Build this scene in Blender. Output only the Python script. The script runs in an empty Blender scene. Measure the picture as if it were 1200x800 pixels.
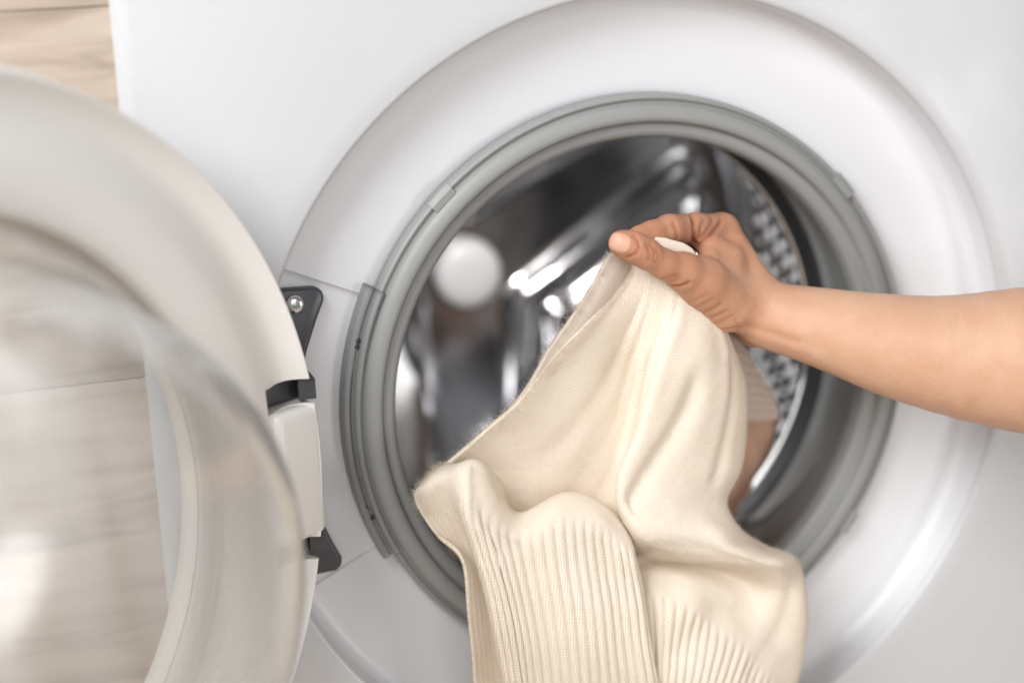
import bpy, bmesh, math, random
import numpy as np
from mathutils import Vector, Matrix

random.seed(7)
rng = np.random.default_rng(7)
scene = bpy.context.scene
col = scene.collection

# ------------------------------------------------------------------ camera
CAM = np.array([-0.3646, -0.9148, 0.2841])
YAW, PITCH, ROLL = [math.radians(a) for a in (17.37, -14.4, -2.42)]
FPX = 2000.0                      # focal length in pixels of the 1200 px wide photograph
_f = np.array([math.sin(YAW)*math.cos(PITCH), math.cos(YAW)*math.cos(PITCH), math.sin(PITCH)])
_r = np.array([math.cos(YAW), -math.sin(YAW), 0.0])
_u = np.cross(_r, _f)
_r, _u = _r*math.cos(ROLL) + _u*math.sin(ROLL), -_r*math.sin(ROLL) + _u*math.cos(ROLL)

cam_data = bpy.data.cameras.new('camera')
cam = bpy.data.objects.new('camera', cam_data)
col.objects.link(cam)
cam.matrix_world = Matrix(((_r[0], _u[0], -_f[0], CAM[0]), (_r[1], _u[1], -_f[1], CAM[1]),
                           (_r[2], _u[2], -_f[2], CAM[2]), (0, 0, 0, 1)))
cam_data.sensor_width = 36.0
cam_data.lens = FPX/1200*36.0
cam_data.clip_start = 0.01
cam_data.clip_end = 50
cam_data.dof.use_dof = True
cam_data.dof.focus_distance = 0.936
cam_data.dof.aperture_fstop = 2.35
scene.camera = cam

# ------------------------------------------------------------------ light
world = bpy.data.worlds.new('World')
scene.world = world
world.use_nodes = True
wbg = world.node_tree.nodes['Background']
wbg.inputs[0].default_value = (1.0, 0.99, 0.98, 1)
wbg.inputs[1].default_value = 0.17


def area(name, loc, target, sx, sy, power, color):
    d = bpy.data.lights.new(name, 'AREA')
    d.shape = 'RECTANGLE'
    d.size, d.size_y, d.energy, d.color = sx, sy, power, color
    o = bpy.data.objects.new(name, d)
    col.objects.link(o)
    o.location = loc
    o.rotation_euler = (Vector(target) - Vector(loc)).to_track_quat('-Z', 'Y').to_euler()
    return o


area('window_light', (-1.35, -1.05, 1.25), (0, 0, 0), 1.0, 1.0, 40, (0.99, 0.995, 1.0))
area('room_window_light', (-0.75, -2.6, 0.70), (0, 0, 0), 2.2, 1.8, 23, (1.0, 0.99, 0.975))
area('side_window_light', (1.15, -1.65, -0.12), (-0.33, -0.27, 0), 0.6, 0.75, 7, (1.0, 0.99, 0.975)).data.shape = 'ELLIPSE'
dl = bpy.data.lights.new('drum_fill', 'SPOT')  # added light, hidden behind the seal, to brighten the drum interior
dl.spot_size, dl.spot_blend = math.radians(125), 0.5
dl.energy, dl.shadow_soft_size, dl.color = 4.0, 0.010, (1.0, 0.98, 0.97)
dlo = bpy.data.objects.new('drum_fill', dl)
col.objects.link(dlo)
dlo.location = (-0.03, 0.112, 0.178)
dlo.rotation_euler = (Vector((0.06, 0.37, -0.05))-dlo.location).to_track_quat('-Z', 'Y').to_euler()

scene.view_settings.view_transform = 'Standard'
scene.view_settings.look = 'None'
scene.view_settings.exposure = 0.2
scene.view_settings.gamma = 1.0
scene.view_settings.use_curve_mapping = False
scene.render.engine = 'CYCLES'
scene.cycles.use_denoising = True
scene.cycles.max_bounces = 9
scene.cycles.transparent_max_bounces = 9
scene.cycles.adaptive_threshold = 0.02
scene.cycles.caustics_reflective = False
scene.cycles.caustics_refractive = False


# ------------------------------------------------------------------ helpers
def at(px, py, y):
    """point on the plane y = const that stands at a place measured in the photograph"""
    d = _f + ((px-600)/FPX)*_r - ((py-400)/FPX)*_u
    return CAM + d*((y-CAM[1])/d[1])


def mesh_obj(name, verts, faces, mat=None, parent=None, smooth=True, uvs=None):
    me = bpy.data.meshes.new(name)
    me.from_pydata([tuple(v) for v in verts], [], [tuple(int(i) for i in f) for f in faces])
    me.validate()
    me.update()
    if smooth:
        me.polygons.foreach_set('use_smooth', [True]*len(me.polygons))
    if uvs is not None:
        lay = me.uv_layers.new(name='UVMap')
        li = np.empty(len(me.loops), dtype=np.int32)
        me.loops.foreach_get('vertex_index', li)
        lay.data.foreach_set('uv', np.asarray(uvs, dtype=np.float32)[li].ravel())
    o = bpy.data.objects.new(name, me)
    col.objects.link(o)
    if mat:
        me.materials.append(mat)
    if parent is not None:
        o.parent = parent
    return o


def thing(name, label, cat, loc=(0, 0, 0)):
    o = bpy.data.objects.new(name, None)
    col.objects.link(o)
    o.location = loc
    o.empty_display_size = 0.05
    o['label'] = label
    o['category'] = cat
    return o


def lathe_data(profile, n=160, center=(0, 0, 0), a0=0.0, a1=2*math.pi):
    """profile of (radius, y) spun round the y axis; profile runs so that the face points to -y for growing radius"""
    full = abs(a1-a0-2*math.pi) < 1e-6
    m = n if full else n+1
    V, F = [], []
    for i in range(m):
        t = a0 + (a1-a0)*i/n
        c, s = math.cos(t), math.sin(t)
        for r, y in profile:
            V.append((center[0]+r*c, center[1]+y, center[2]+r*s))
    k = len(profile)
    for i in range(n):
        j = (i+1) % m
        for q in range(k-1):
            F.append((i*k+q, i*k+q+1, j*k+q+1, j*k+q))
    return V, F


def smooth_profile(pts, sub=5):
    """Catmull-Rom through the profile points"""
    P = [np.array(p, float) for p in pts]
    P = [2*P[0]-P[1]] + P + [2*P[-1]-P[-2]]
    out = []
    for i in range(1, len(P)-2):
        for s in range(sub):
            t = s/sub
            a, b, c, d = P[i-1], P[i], P[i+1], P[i+2]
            out.append(0.5*((2*b)+(c-a)*t+(2*a-5*b+4*c-d)*t*t+(3*b-a-3*c+d)*t**3))
    out.append(P[-2])
    return [tuple(p) for p in out]


def box_data(x0, x1, y0, y1, z0, z1):
    V = [(x0, y0, z0), (x1, y0, z0), (x1, y1, z0), (x0, y1, z0), (x0, y0, z1), (x1, y0, z1), (x1, y1, z1), (x0, y1, z1)]
    F = [(0, 3, 2, 1), (4, 5, 6, 7), (0, 1, 5, 4), (1, 2, 6, 5), (2, 3, 7, 6), (3, 0, 4, 7)]
    return V, F


def bevel_box(name, dims, mat, parent, bev=0.003, seg=3):
    V, F = box_data(*dims)
    o = mesh_obj(name, V, F, None, parent)
    bm = bmesh.new()
    bm.from_mesh(o.data)
    bmesh.ops.bevel(bm, geom=list(bm.edges), offset=bev, segments=seg, profile=0.5, affect='EDGES')
    for f in bm.faces:
        f.smooth = True
    bm.to_mesh(o.data)
    bm.free()
    o.data.materials.append(mat)
    return o


def prism(name, poly, y0, y1, mat, parent, bev=0.0015):
    """polygon in x,z pushed from y0 to y1 with rounded edges"""
    n = len(poly)
    V = [(x, y0, z) for x, z in poly] + [(x, y1, z) for x, z in poly]
    F = [tuple(range(n)), tuple(reversed(range(n, 2*n)))] + [(i, i+n, (i+1) % n+n, (i+1) % n) for i in range(n)]
    o = mesh_obj(name, V, F, None, parent)
    bm = bmesh.new()
    bm.from_mesh(o.data)
    bmesh.ops.recalc_face_normals(bm, faces=list(bm.faces))
    if bev:
        bmesh.ops.bevel(bm, geom=list(bm.edges), offset=bev, segments=2, profile=0.5, affect='EDGES', clamp_overlap=True)
    for f in bm.faces:
        f.smooth = True
    bm.to_mesh(o.data)
    bm.free()
    o.data.materials.append(mat)
    return o


# ------------------------------------------------------------------ materials
def mat(name, color, rough=0.5, metal=0.0, **kw):
    m = bpy.data.materials.new(name)
    m.use_nodes = True
    b = m.node_tree.nodes['Principled BSDF']
    b.inputs['Base Color'].default_value = (*color, 1)
    b.inputs['Roughness'].default_value = rough
    b.inputs['Metallic'].default_value = metal
    for k, v in kw.items():
        b.inputs[k].default_value = v
    return m


def nodes(m):
    nt = m.node_tree
    return nt, nt.nodes['Principled BSDF'], (lambda t: nt.nodes.new(t)), nt.links.new


def add_noise_bump(m, scale, strength, dist=0.001, rough_var=None, coord='Object'):
    nt, b, N, L = nodes(m)
    tc = N('ShaderNodeTexCoord')
    no = N('ShaderNodeTexNoise')
    no.inputs['Scale'].default_value = scale
    no.inputs['Detail'].default_value = 4
    L(tc.outputs[coord], no.inputs['Vector'])
    bu = N('ShaderNodeBump')
    bu.inputs['Strength'].default_value = strength
    bu.inputs['Distance'].default_value = dist
    L(no.outputs['Fac'], bu.inputs['Height'])
    L(bu.outputs['Normal'], b.inputs['Normal'])
    if rough_var:
        n2 = N('ShaderNodeTexNoise')
        n2.inputs['Scale'].default_value = rough_var[0]
        n2.inputs['Detail'].default_value = 5
        L(tc.outputs[coord], n2.inputs['Vector'])
        mr = N('ShaderNodeMapRange')
        mr.inputs['From Min'].default_value = 0.3
        mr.inputs['From Max'].default_value = 0.7
        mr.inputs['To Min'].default_value = rough_var[1]
        mr.inputs['To Max'].default_value = rough_var[2]
        L(n2.outputs['Fac'], mr.inputs['Value'])
        L(mr.outputs['Result'], b.inputs['Roughness'])
    return m


M_white = add_noise_bump(mat('white_enamel', (0.585, 0.595, 0.612), 0.28), 900, 0.06, 0.0003, (14, 0.24, 0.36))
M_plate = add_noise_bump(mat('white_plastic', (0.74, 0.75, 0.775), 0.34), 1200, 0.06, 0.0003, (18, 0.30, 0.42))
M_door = add_noise_bump(mat('door_plastic', (0.82, 0.80, 0.77), 0.33), 1100, 0.06, 0.0003, (16, 0.28, 0.42))
M_rubber = add_noise_bump(mat('grey_rubber', (0.29, 0.295, 0.29), 0.48), 700, 0.10, 0.0004, (40, 0.42, 0.60))
M_rubber_dark = add_noise_bump(mat('dark_rubber', (0.035, 0.035, 0.037), 0.4), 700, 0.1, 0.0004)
M_clamp = add_noise_bump(mat('clamp_plastic', (0.25, 0.255, 0.255), 0.4), 900, 0.1, 0.0004)
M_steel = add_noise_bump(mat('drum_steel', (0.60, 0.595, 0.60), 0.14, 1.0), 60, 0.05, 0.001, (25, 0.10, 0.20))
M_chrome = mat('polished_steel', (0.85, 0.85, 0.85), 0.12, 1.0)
M_pearl = mat('pearl_glint', (0.92, 0.92, 0.92), 0.3, 0.35)  # paler than the drum's steel: the pearls' glints are put into their colour
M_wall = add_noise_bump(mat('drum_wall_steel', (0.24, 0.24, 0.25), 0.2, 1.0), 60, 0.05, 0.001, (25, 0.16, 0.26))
M_hub = mat('hub_cap', (0.60, 0.595, 0.595), 0.4)
M_hinge = add_noise_bump(mat('hinge_metal', (0.075, 0.075, 0.085), 0.36, 0.3), 500, 0.1, 0.0005)
M_screw = mat('screw_steel', (0.8, 0.8, 0.8), 0.2, 1.0)

M_glass = bpy.data.materials.new('door_glass')
M_glass.use_nodes = True
nt = M_glass.node_tree
nt.nodes.remove(nt.nodes['Principled BSDF'])
_t = nt.nodes.new('ShaderNodeBsdfTransparent')
_t.inputs['Color'].default_value = (0.975, 0.98, 0.975, 1)
_g = nt.nodes.new('ShaderNodeBsdfGlossy')
_g.inputs['Roughness'].default_value = 0.17
_lw = nt.nodes.new('ShaderNodeLayerWeight')
_pw = nt.nodes.new('ShaderNodeMath')
_pw.operation = 'POWER'
_pw.inputs[1].default_value = 3.0
_fr = nt.nodes.new('ShaderNodeMath')
_fr.operation = 'MULTIPLY_ADD'
_fr.inputs[1].default_value = 0.9
_fr.inputs[2].default_value = 0.075
nt.links.new(_lw.outputs['Facing'], _pw.inputs[0])
nt.links.new(_pw.outputs[0], _fr.inputs[0])
_mx = nt.nodes.new('ShaderNodeMixShader')
nt.links.new(_fr.outputs[0], _mx.inputs[0])
nt.links.new(_t.outputs[0], _mx.inputs[1])
nt.links.new(_g.outputs[0], _mx.inputs[2])
_df = nt.nodes.new('ShaderNodeBsdfDiffuse')           # hazy, streaked reflections on the pane, put in as pale diffuse colour
_df.inputs['Color'].default_value = (0.90, 0.885, 0.87, 1)
_m2 = nt.nodes.new('ShaderNodeMixShader')
_tc = nt.nodes.new('ShaderNodeTexCoord')
_mp = nt.nodes.new('ShaderNodeMapping')
_mp.inputs['Scale'].default_value = (34, 34, 3.0)
_ns = nt.nodes.new('ShaderNodeTexNoise')
_ns.inputs['Scale'].default_value = 1.0
_ns.inputs['Detail'].default_value = 3
_mr = nt.nodes.new('ShaderNodeMapRange')
_mr.inputs['From Min'].default_value = 0.35
_mr.inputs['From Max'].default_value = 0.75
_mr.inputs['To Min'].default_value = 0.10
_mr.inputs['To Max'].default_value = 0.36
nt.links.new(_tc.outputs['Object'], _mp.inputs['Vector'])
nt.links.new(_mp.outputs[0], _ns.inputs['Vector'])
nt.links.new(_ns.outputs['Fac'], _mr.inputs['Value'])
nt.links.new(_mr.outputs[0], _m2.inputs[0])
nt.links.new(_mx.outputs[0], _m2.inputs[1])
nt.links.new(_df.outputs[0], _m2.inputs[2])
nt.links.new(_m2.outputs[0], nt.nodes['Material Output'].inputs['Surface'])


def wood_material():
    m = mat('pale_wood', (0.5, 0.4, 0.3), 0.6)
    nt, b, N, L = nodes(m)
    tc = N('ShaderNodeTexCoord')
    oi = N('ShaderNodeObjectInfo')
    add = N('ShaderNodeVectorMath')
    add.operation = 'ADD'
    sc = N('ShaderNodeVectorMath')
    sc.operation = 'SCALE'
    sc.inputs[3].default_value = 7.0
    cmb = N('ShaderNodeCombineXYZ')
    L(oi.outputs['Random'], cmb.inputs[0])
    L(oi.outputs['Random'], cmb.inputs[2])
    L(cmb.outputs[0], sc.inputs[0])
    L(tc.outputs['Object'], add.inputs[0])
    L(sc.outputs[0], add.inputs[1])
    mp = N('ShaderNodeMapping')
    mp.inputs['Scale'].default_value = (1.8, 1.0, 14.0)
    L(add.outputs[0], mp.inputs['Vector'])
    no = N('ShaderNodeTexNoise')
    no.inputs['Scale'].default_value = 5.0
    no.inputs['Detail'].default_value = 8
    no.inputs['Distortion'].default_value = 0.7
    L(mp.outputs[0], no.inputs['Vector'])
    cr = N('ShaderNodeValToRGB')
    e = cr.color_ramp.elements
    e[0].position, e[0].color = 0.30, (0.34, 0.265, 0.21, 1)
    e[1].position, e[1].color = 0.72, (0.60, 0.51, 0.43, 1)
    k = cr.color_ramp.elements.new(0.5)
    k.color = (0.52, 0.425, 0.345, 1)
    L(no.outputs['Fac'], cr.inputs['Fac'])
    hs = N('ShaderNodeHueSaturation')
    mr = N('ShaderNodeMapRange')
    mr.inputs['To Min'].default_value = 0.92
    mr.inputs['To Max'].default_value = 1.06
    L(oi.outputs['Random'], mr.inputs['Value'])
    L(mr.outputs[0], hs.inputs['Value'])
    L(cr.outputs['Color'], hs.inputs['Color'])
    L(hs.outputs['Color'], b.inputs['Base Color'])
    bu = N('ShaderNodeBump')
    bu.inputs['Strength'].default_value = 0.4
    bu.inputs['Distance'].default_value = 0.002
    L(no.outputs['Fac'], bu.inputs['Height'])
    L(bu.outputs['Normal'], b.inputs['Normal'])
    return m


M_wood = wood_material()


def knit_material(name, base, dark, translucent, pitch=0.0019):
    """fine stocking stitch: two slanted yarn legs in each wale, from UVs in metres"""
    m = mat(name, base, 0.9)
    nt, b, N, L = nodes(m)
    b.inputs['Sheen Weight'].default_value = 0.05
    b.inputs['Sheen Roughness'].default_value = 0.6
    b.inputs['Specular IOR Level'].default_value = 0.15
    uv = N('ShaderNodeUVMap')
    uv.uv_map = 'UVMap'
    sep = N('ShaderNodeSeparateXYZ')
    wob = N('ShaderNodeTexNoise')
    wob.inputs['Scale'].default_value = 170
    wob.inputs['Detail'].default_value = 2
    L(uv.outputs[0], wob.inputs['Vector'])
    L(uv.outputs[0], sep.inputs[0])

    def math_(op, a, b_=None, c=None):
        n = N('ShaderNodeMath')
        n.operation = op
        for i, v in enumerate((a, b_, c)):
            if v is None:
                continue
            if isinstance(v, (int, float)):
                n.inputs[i].default_value = v
            else:
                L(v, n.inputs[i])
        return n.outputs[0]
    wj = math_('MULTIPLY_ADD', wob.outputs['Fac'], 0.0011, -0.00055)
    U = math_('MULTIPLY', math_('ADD', sep.outputs[0], wj), 1/pitch)
    V = math_('MULTIPLY', math_('ADD', sep.outputs[1], wj), 1/(pitch*0.74))
    fu = math_('FRACT', U)
    tri = math_('ABSOLUTE', math_('SUBTRACT', fu, 0.5))            # 0 at wale centre, .5 at its sides
    ph = math_('ADD', V, math_('MULTIPLY', tri, 1.3))
    rows = math_('ABSOLUTE', math_('SINE', math_('MULTIPLY', ph, math.pi)))
    legs = math_('SINE', math_('MULTIPLY', tri, 2*math.pi))        # round leg each side
    height = math_('MULTIPLY', math_('POWER', legs, 0.6), math_('MULTIPLY_ADD', rows, 0.65, 0.35))
    fz = N('ShaderNodeTexNoise')
    fz.inputs['Scale'].default_value = 2600
    fz.inputs['Detail'].default_value = 3
    L(uv.outputs[0], fz.inputs['Vector'])
    height2 = math_('MULTIPLY_ADD', fz.outputs['Fac'], 0.35, height)
    bu = N('ShaderNodeBump')
    bu.inputs['Strength'].default_value = 0.8
    bu.inputs['Distance'].default_value = 0.00034
    L(height2, bu.inputs['Height'])
    L(bu.outputs['Normal'], b.inputs['Normal'])
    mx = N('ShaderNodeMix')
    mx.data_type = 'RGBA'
    mx.inputs['A'].default_value = (*dark, 1)  # shade between the yarn legs is put into this darker colour
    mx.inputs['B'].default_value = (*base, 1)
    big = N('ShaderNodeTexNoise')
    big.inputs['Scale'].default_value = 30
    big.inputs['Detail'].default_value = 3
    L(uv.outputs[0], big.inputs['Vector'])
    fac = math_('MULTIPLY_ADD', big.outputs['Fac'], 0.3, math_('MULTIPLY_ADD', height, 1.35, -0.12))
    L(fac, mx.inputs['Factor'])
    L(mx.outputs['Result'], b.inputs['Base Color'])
    tr = N('ShaderNodeBsdfTranslucent')
    tr.inputs['Color'].default_value = (0.98, 0.79, 0.66, 1)
    ms = N('ShaderNodeMixShader')
    ms.inputs[0].default_value = translucent
    L(b.outputs[0], ms.inputs[1])
    L(tr.outputs[0], ms.inputs[2])
    L(ms.outputs[0], nt.nodes['Material Output'].inputs['Surface'])
    return m


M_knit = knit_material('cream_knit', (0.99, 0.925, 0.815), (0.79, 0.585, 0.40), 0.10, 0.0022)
M_back = knit_material('backlit_cream_knit', (0.99, 0.915, 0.84), (0.86, 0.66, 0.52), 0.30, 0.0022)  # same wool, with the pinkish glow of back light put into its colour
M_peach = knit_material('reflection_peach', (0.95, 0.66, 0.50), (0.74, 0.44, 0.29), 0.35)  # stand-in colour for the skin-toned reflection
M_fuzz = mat('wool_fibre', (0.90, 0.84, 0.74), 0.9)
_nt, _b, _N, _L = nodes(M_fuzz)
_t = _N('ShaderNodeBsdfTranslucent')
_t.inputs['Color'].default_value = (0.95, 0.88, 0.78, 1)
_m = _N('ShaderNodeMixShader')
_m.inputs[0].default_value = 0.5
_L(_b.outputs[0], _m.inputs[1])
_L(_t.outputs[0], _m.inputs[2])
_L(_m.outputs[0], _nt.nodes['Material Output'].inputs['Surface'])


def skin_material():
    m = mat('skin', (0.62, 0.36, 0.24), 0.45)
    nt, b, N, L = nodes(m)
    at_ = N('ShaderNodeAttribute')
    at_.attribute_name = 'redness'
    cr = N('ShaderNodeValToRGB')
    e = cr.color_ramp.elements
    e[0].position, e[0].color = 0.0, (0.68, 0.43, 0.295, 1)
    e[1].position, e[1].color = 1.0, (0.43, 0.18, 0.105, 1)
    k = e.new(0.5)
    k.color = (0.54, 0.28, 0.17, 1)
    tc = N('ShaderNodeTexCoord')
    no = N('ShaderNodeTexNoise')
    no.inputs['Scale'].default_value = 55
    no.inputs['Detail'].default_value = 5
    L(tc.outputs['Object'], no.inputs['Vector'])
    ad = N('ShaderNodeMath')
    ad.operation = 'MULTIPLY_ADD'
    ad.inputs[1].default_value = 0.55
    L(no.outputs['Fac'], ad.inputs[0])
    sb = N('ShaderNodeMath')
    sb.operation = 'SUBTRACT'
    sb.inputs[1].default_value = 0.275
    L(at_.outputs['Fac'], sb.inputs[0])
    L(sb.outputs[0], ad.inputs[2])
    L(ad.outputs[0], cr.inputs['Fac'])
    L(cr.outputs['Color'], b.inputs['Base Color'])
    b.inputs['Subsurface Weight'].default_value = 0.22
    b.inputs['Subsurface Radius'].default_value = (1.0, 0.35, 0.2)
    b.inputs['Subsurface Scale'].default_value = 0.004
    b.inputs['Specular IOR Level'].default_value = 0.35
    vo = N('ShaderNodeTexVoronoi')
    vo.inputs['Scale'].default_value = 1500
    L(tc.outputs['Object'], vo.inputs['Vector'])
    n2 = N('ShaderNodeTexNoise')
    n2.inputs['Scale'].default_value = 420
    n2.inputs['Detail'].default_value = 4
    L(tc.outputs['Object'], n2.inputs['Vector'])
    sm = N('ShaderNodeMath')
    sm.operation = 'MULTIPLY_ADD'
    sm.inputs[1].default_value = 0.5
    L(vo.outputs['Distance'], sm.inputs[0])
    L(n2.outputs['Fac'], sm.inputs[2])
    bu = N('ShaderNodeBump')
    bu.inputs['Strength'].default_value = 0.4
    bu.inputs['Distance'].default_value = 0.0007
    L(sm.outputs[0], bu.inputs['Height'])
    L(bu.outputs['Normal'], b.inputs['Normal'])
    return m


M_skin = skin_material()
M_nail = mat('nail', (0.64, 0.36, 0.255), 0.45, **{'Subsurface Weight': 0.2, 'Subsurface Scale': 0.002})

# ------------------------------------------------------------------ wall of boards behind and left of the machine
wall = mesh_obj('wall', *box_data(-1.4, -0.2890, -0.0055, 0.06, -0.456, 1.0), M_wood, smooth=False)
wall['kind'] = 'structure'
wall['label'] = 'pale wood boarding flush beside the left edge of the washing machine'
z = -0.455
i = 0
while z < 0.98:
    h = 0.115 if i == 0 else 0.194
    off = (0.10, 0.62, 0.30, 0.85)[i % 4]
    x = -2.3+off
    while x < -0.3:
        x1 = min(x+0.9, -0.2885)
        xx = max(x, -1.4)
        if x1 > xx+0.05:
            o = bevel_box('board', (-(x1-xx)/2+0.0003, (x1-xx)/2-0.0003, -0.014, 0.0, -h/2+0.0002, h/2-0.0002), M_wood, wall, 0.0006, 2)
            o.location = ((xx+x1)/2, -0.006-random.uniform(0, 0.0015), z+h/2)
        x += 0.9
    z += h
    i += 1
floor = mesh_obj('floor', *box_data(-1.4, 1.2, -1.1, 0.6, -0.5, -0.456), M_wood, smooth=False)
floor['kind'] = 'structure'
floor['label'] = 'pale wood floor under the washing machine'

# ------------------------------------------------------------------ washing machine
YF = -0.0255
wm = thing('washing_machine', 'white front loading washing machine with its round door swung open', 'washing machine', (0, 0, -0.455))
wm_inv = Matrix.Translation((0, 0, 0.455))


def wpart(name, V, F, m, parent=None, smooth=True):
    o = mesh_obj(name, V, F, m, parent or wm, smooth)
    if parent is None:
        o.matrix_parent_inverse = wm_inv
    return o


# cabinet: front sheet with the round recess opening, rounded outer edges, sides going back
N0 = 256
X0, X1, Z0, Z1 = -0.2905, 0.2905, -0.432, 0.405


def rect_pt(t, inset):
    c, s = math.cos(t), math.sin(t)
    x0, x1, z0, z1 = X0+inset, X1-inset, Z0+inset, Z1-inset
    k = 1e9
    if c > 1e-9:
        k = min(k, x1/c)
    if c < -1e-9:
        k = min(k, x0/c)
    if s > 1e-9:
        k = min(k, z1/s)
    if s < -1e-9:
        k = min(k, z0/s)
    return c*k, s*k


angs = sorted(set([2*math.pi*i/N0 for i in range(N0)] +
                  [math.atan2(zz, xx) % (2*math.pi) for xx in (X0, X1) for zz in (Z0, Z1)]))
V, F = [], []
R_OUT = 0.2345
lips = [(R_OUT-0.0009, YF+0.0035), (R_OUT-0.0004, YF+0.0016), (R_OUT+0.0006, YF+0.0005), (R_OUT+0.0022, YF), (R_OUT+0.012, YF)]
loops = len(lips)+5
for t in angs:
    for r, y in lips:
        V.append((r*math.cos(t), y, r*math.sin(t)))
    for ins, y in ((0.010, YF), (0.0045, YF+0.0008), (0.0012, YF+0.004), (0.0, YF+0.010), (0.0, 0.54)):
        px_, pz_ = rect_pt(t, ins)
        V.append((px_, y, pz_))
n = len(angs)
for i in range(n):
    j = (i+1) % n
    for q in range(loops-1):
        F.append((i*loops+q, j*loops+q, j*loops+q+1, i*loops+q+1))
wpart('cabinet', V, F, M_white)

# recessed ring plate round the opening
prof = [(R_OUT-0.0009, YF+0.0035), (0.2328, -0.0075), (0.2318, -0.0045), (0.2296, -0.0018), (0.226, -0.0003), (0.221, 0.0004),
        (0.205, 0.0012), (0.19, 0.0026), (0.178, 0.004), (0.1735, 0.006)]
V, F = lathe_data(smooth_profile(prof, 4), 220)
wpart('recess_plate', V, F, M_plate)

# slightly raised hinge pad on the plate
pr = smooth_profile(prof, 4)
pr = [(0.1795, 0.006)]+[(r, y-0.0006) for r, y in reversed(pr) if 0.180 < r < 0.229]+[(0.2295, 0.004)]
V, F = lathe_data(pr[::-1], 40, (0, 0, 0), math.radians(180-24.5), math.radians(180+24.5))
k = len(pr)
F.append(tuple(range(k)))
F.append(tuple(reversed(range(40*k, 41*k))))
wpart('hinge_pad', V, F, M_plate)

# rubber door seal: front ring with grooves, deep conical wall, inner lip
prof = [(0.1735, 0.008), (0.1752, 0.004), (0.1755, -0.002), (0.1748, -0.0055), (0.1734, -0.0066), (0.1721, -0.0058), (0.1714, -0.0046),
        (0.1704, -0.0052), (0.1690, -0.0074), (0.1665, -0.0092), (0.1630, -0.0098), (0.1602, -0.0088), (0.1590, -0.0064),
        (0.1582, -0.0048), (0.1568, -0.0044), (0.1535, -0.0040), (0.1508, -0.0018), (0.1497, 0.0036), (0.1504, 0.009), (0.1530, 0.013),
        (0.1585, 0.022), (0.1615, 0.034), (0.1640, 0.050), (0.1652, 0.060), (0.1650, 0.0640), (0.1632, 0.0665), (0.1622, 0.0690)]
V, F = lathe_data(smooth_profile(prof, 5), 260)
gasket = wpart('door_seal', V, F, M_rubber)
prof = [(0.1622, 0.0690), (0.1612, 0.0715), (0.1600, 0.0725), (0.1585, 0.0750), (0.1568, 0.0775), (0.1560, 0.0795), (0.1568, 0.082), (0.160, 0.084), (0.172, 0.086), (0.19, 0.088)]
V, F = lathe_data(smooth_profile(prof, 4), 200)
wpart('seal_lip', V, F, M_rubber_dark, gasket)
# small bosses on the front ring of the seal
for a in (-37, 40, 133, 233):
    a0, a1 = math.radians(a-2.6), math.radians(a+2.6)
    pr = [(0.1762, 0.0), (0.1764, -0.0062), (0.1735, -0.0080), (0.1695, -0.0076), (0.1688, -0.002)]
    V, F = lathe_data(pr, 8, (0, 0, 0), a0, a1)
    k = len(pr)
    F.append(tuple(range(k)))
    F.append(tuple(reversed(range(8*k, 9*k))))
    o = wpart('seal_tab', V, F, M_rubber, gasket, False)
# wider clamp section on the hinge side
a0, a1 = math.radians(180-26.5), math.radians(180+26.5)
pr = smooth_profile([(0.1715, 0.006), (0.1815, 0.005), (0.1822, 0.0), (0.1818, -0.004), (0.1800, -0.0055), (0.1778, -0.0050), (0.1770, -0.0036),
                     (0.1760, -0.0040), (0.1752, -0.0068), (0.1725, -0.0078), (0.1712, -0.004)], 3)
V, F = lathe_data(pr, 60, (0, 0, 0), a0, a1)
k = len(pr)
F.append(tuple(range(k)))
F.append(tuple(reversed(range(60*k, 61*k))))
clamp = wpart('seal_clamp', V, F, M_clamp, gasket)
for a in (163.5, 164.6, 195.5, 198.0):
    r = 0.1775
    V, F = lathe_data([(0.0001, -0.0058), (0.0012, -0.0056), (0.0016, -0.004)], 10, (r*math.cos(math.radians(a)), 0, r*math.sin(math.radians(a))))
    wpart('clamp_stud', V, F, M_rubber_dark, gasket)
# fine teeth of the clamp
V, F = [], []
for q in range(84):
    a = math.radians(170+26*q/84)
    r = 0.1765
    bv, bf = box_data(-0.0009, 0.0009, -0.0062, -0.003, -0.00028, 0.00028)
    ca, sa = math.cos(a), math.sin(a)
    base = len(V)
    for x, y, z in bv:
        V.append(((r+x)*ca - z*sa, y, (r+x)*sa + z*ca))
    F += [tuple(i+base for i in f) for f in bf]
o = wpart('clamp_teeth', V, F, M_clamp, gasket, False)
o['kind'] = 'stuff'

# drum -----------------------------------------------------------------
RD, YB = 0.243, 0.372
prof = [(0.1562, 0.0845), (0.1556, 0.0865), (0.1566, 0.0888), (0.160, 0.090), (0.18, 0.093), (0.215, 0.097), (0.232, 0.102), (0.241, 0.112), (RD, 0.125)]
prof = smooth_profile(prof, 4) + [(RD, 0.2), (RD, 0.3), (RD, 0.345), (RD-0.003, 0.358), (RD-0.012, 0.3685), (RD-0.022, YB)]
V, F = lathe_data(prof, 200)
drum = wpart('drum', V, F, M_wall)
V, F = lathe_data(smooth_profile([(0.1564, 0.0832), (0.1550, 0.0842), (0.1544, 0.0860), (0.1552, 0.0880), (0.157, 0.0887)], 5), 220)
wpart('drum_rim', V, F, M_chrome, drum)


# embossed back wall with three armed star
def seg_d(x, z, ax, az, bx, bz):
    dx, dz = bx-ax, bz-az
    t = np.clip(((x-ax)*dx+(z-az)*dz)/(dx*dx+dz*dz), 0, 1)
    return np.hypot(x-ax-t*dx, z-az-t*dz)


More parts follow.
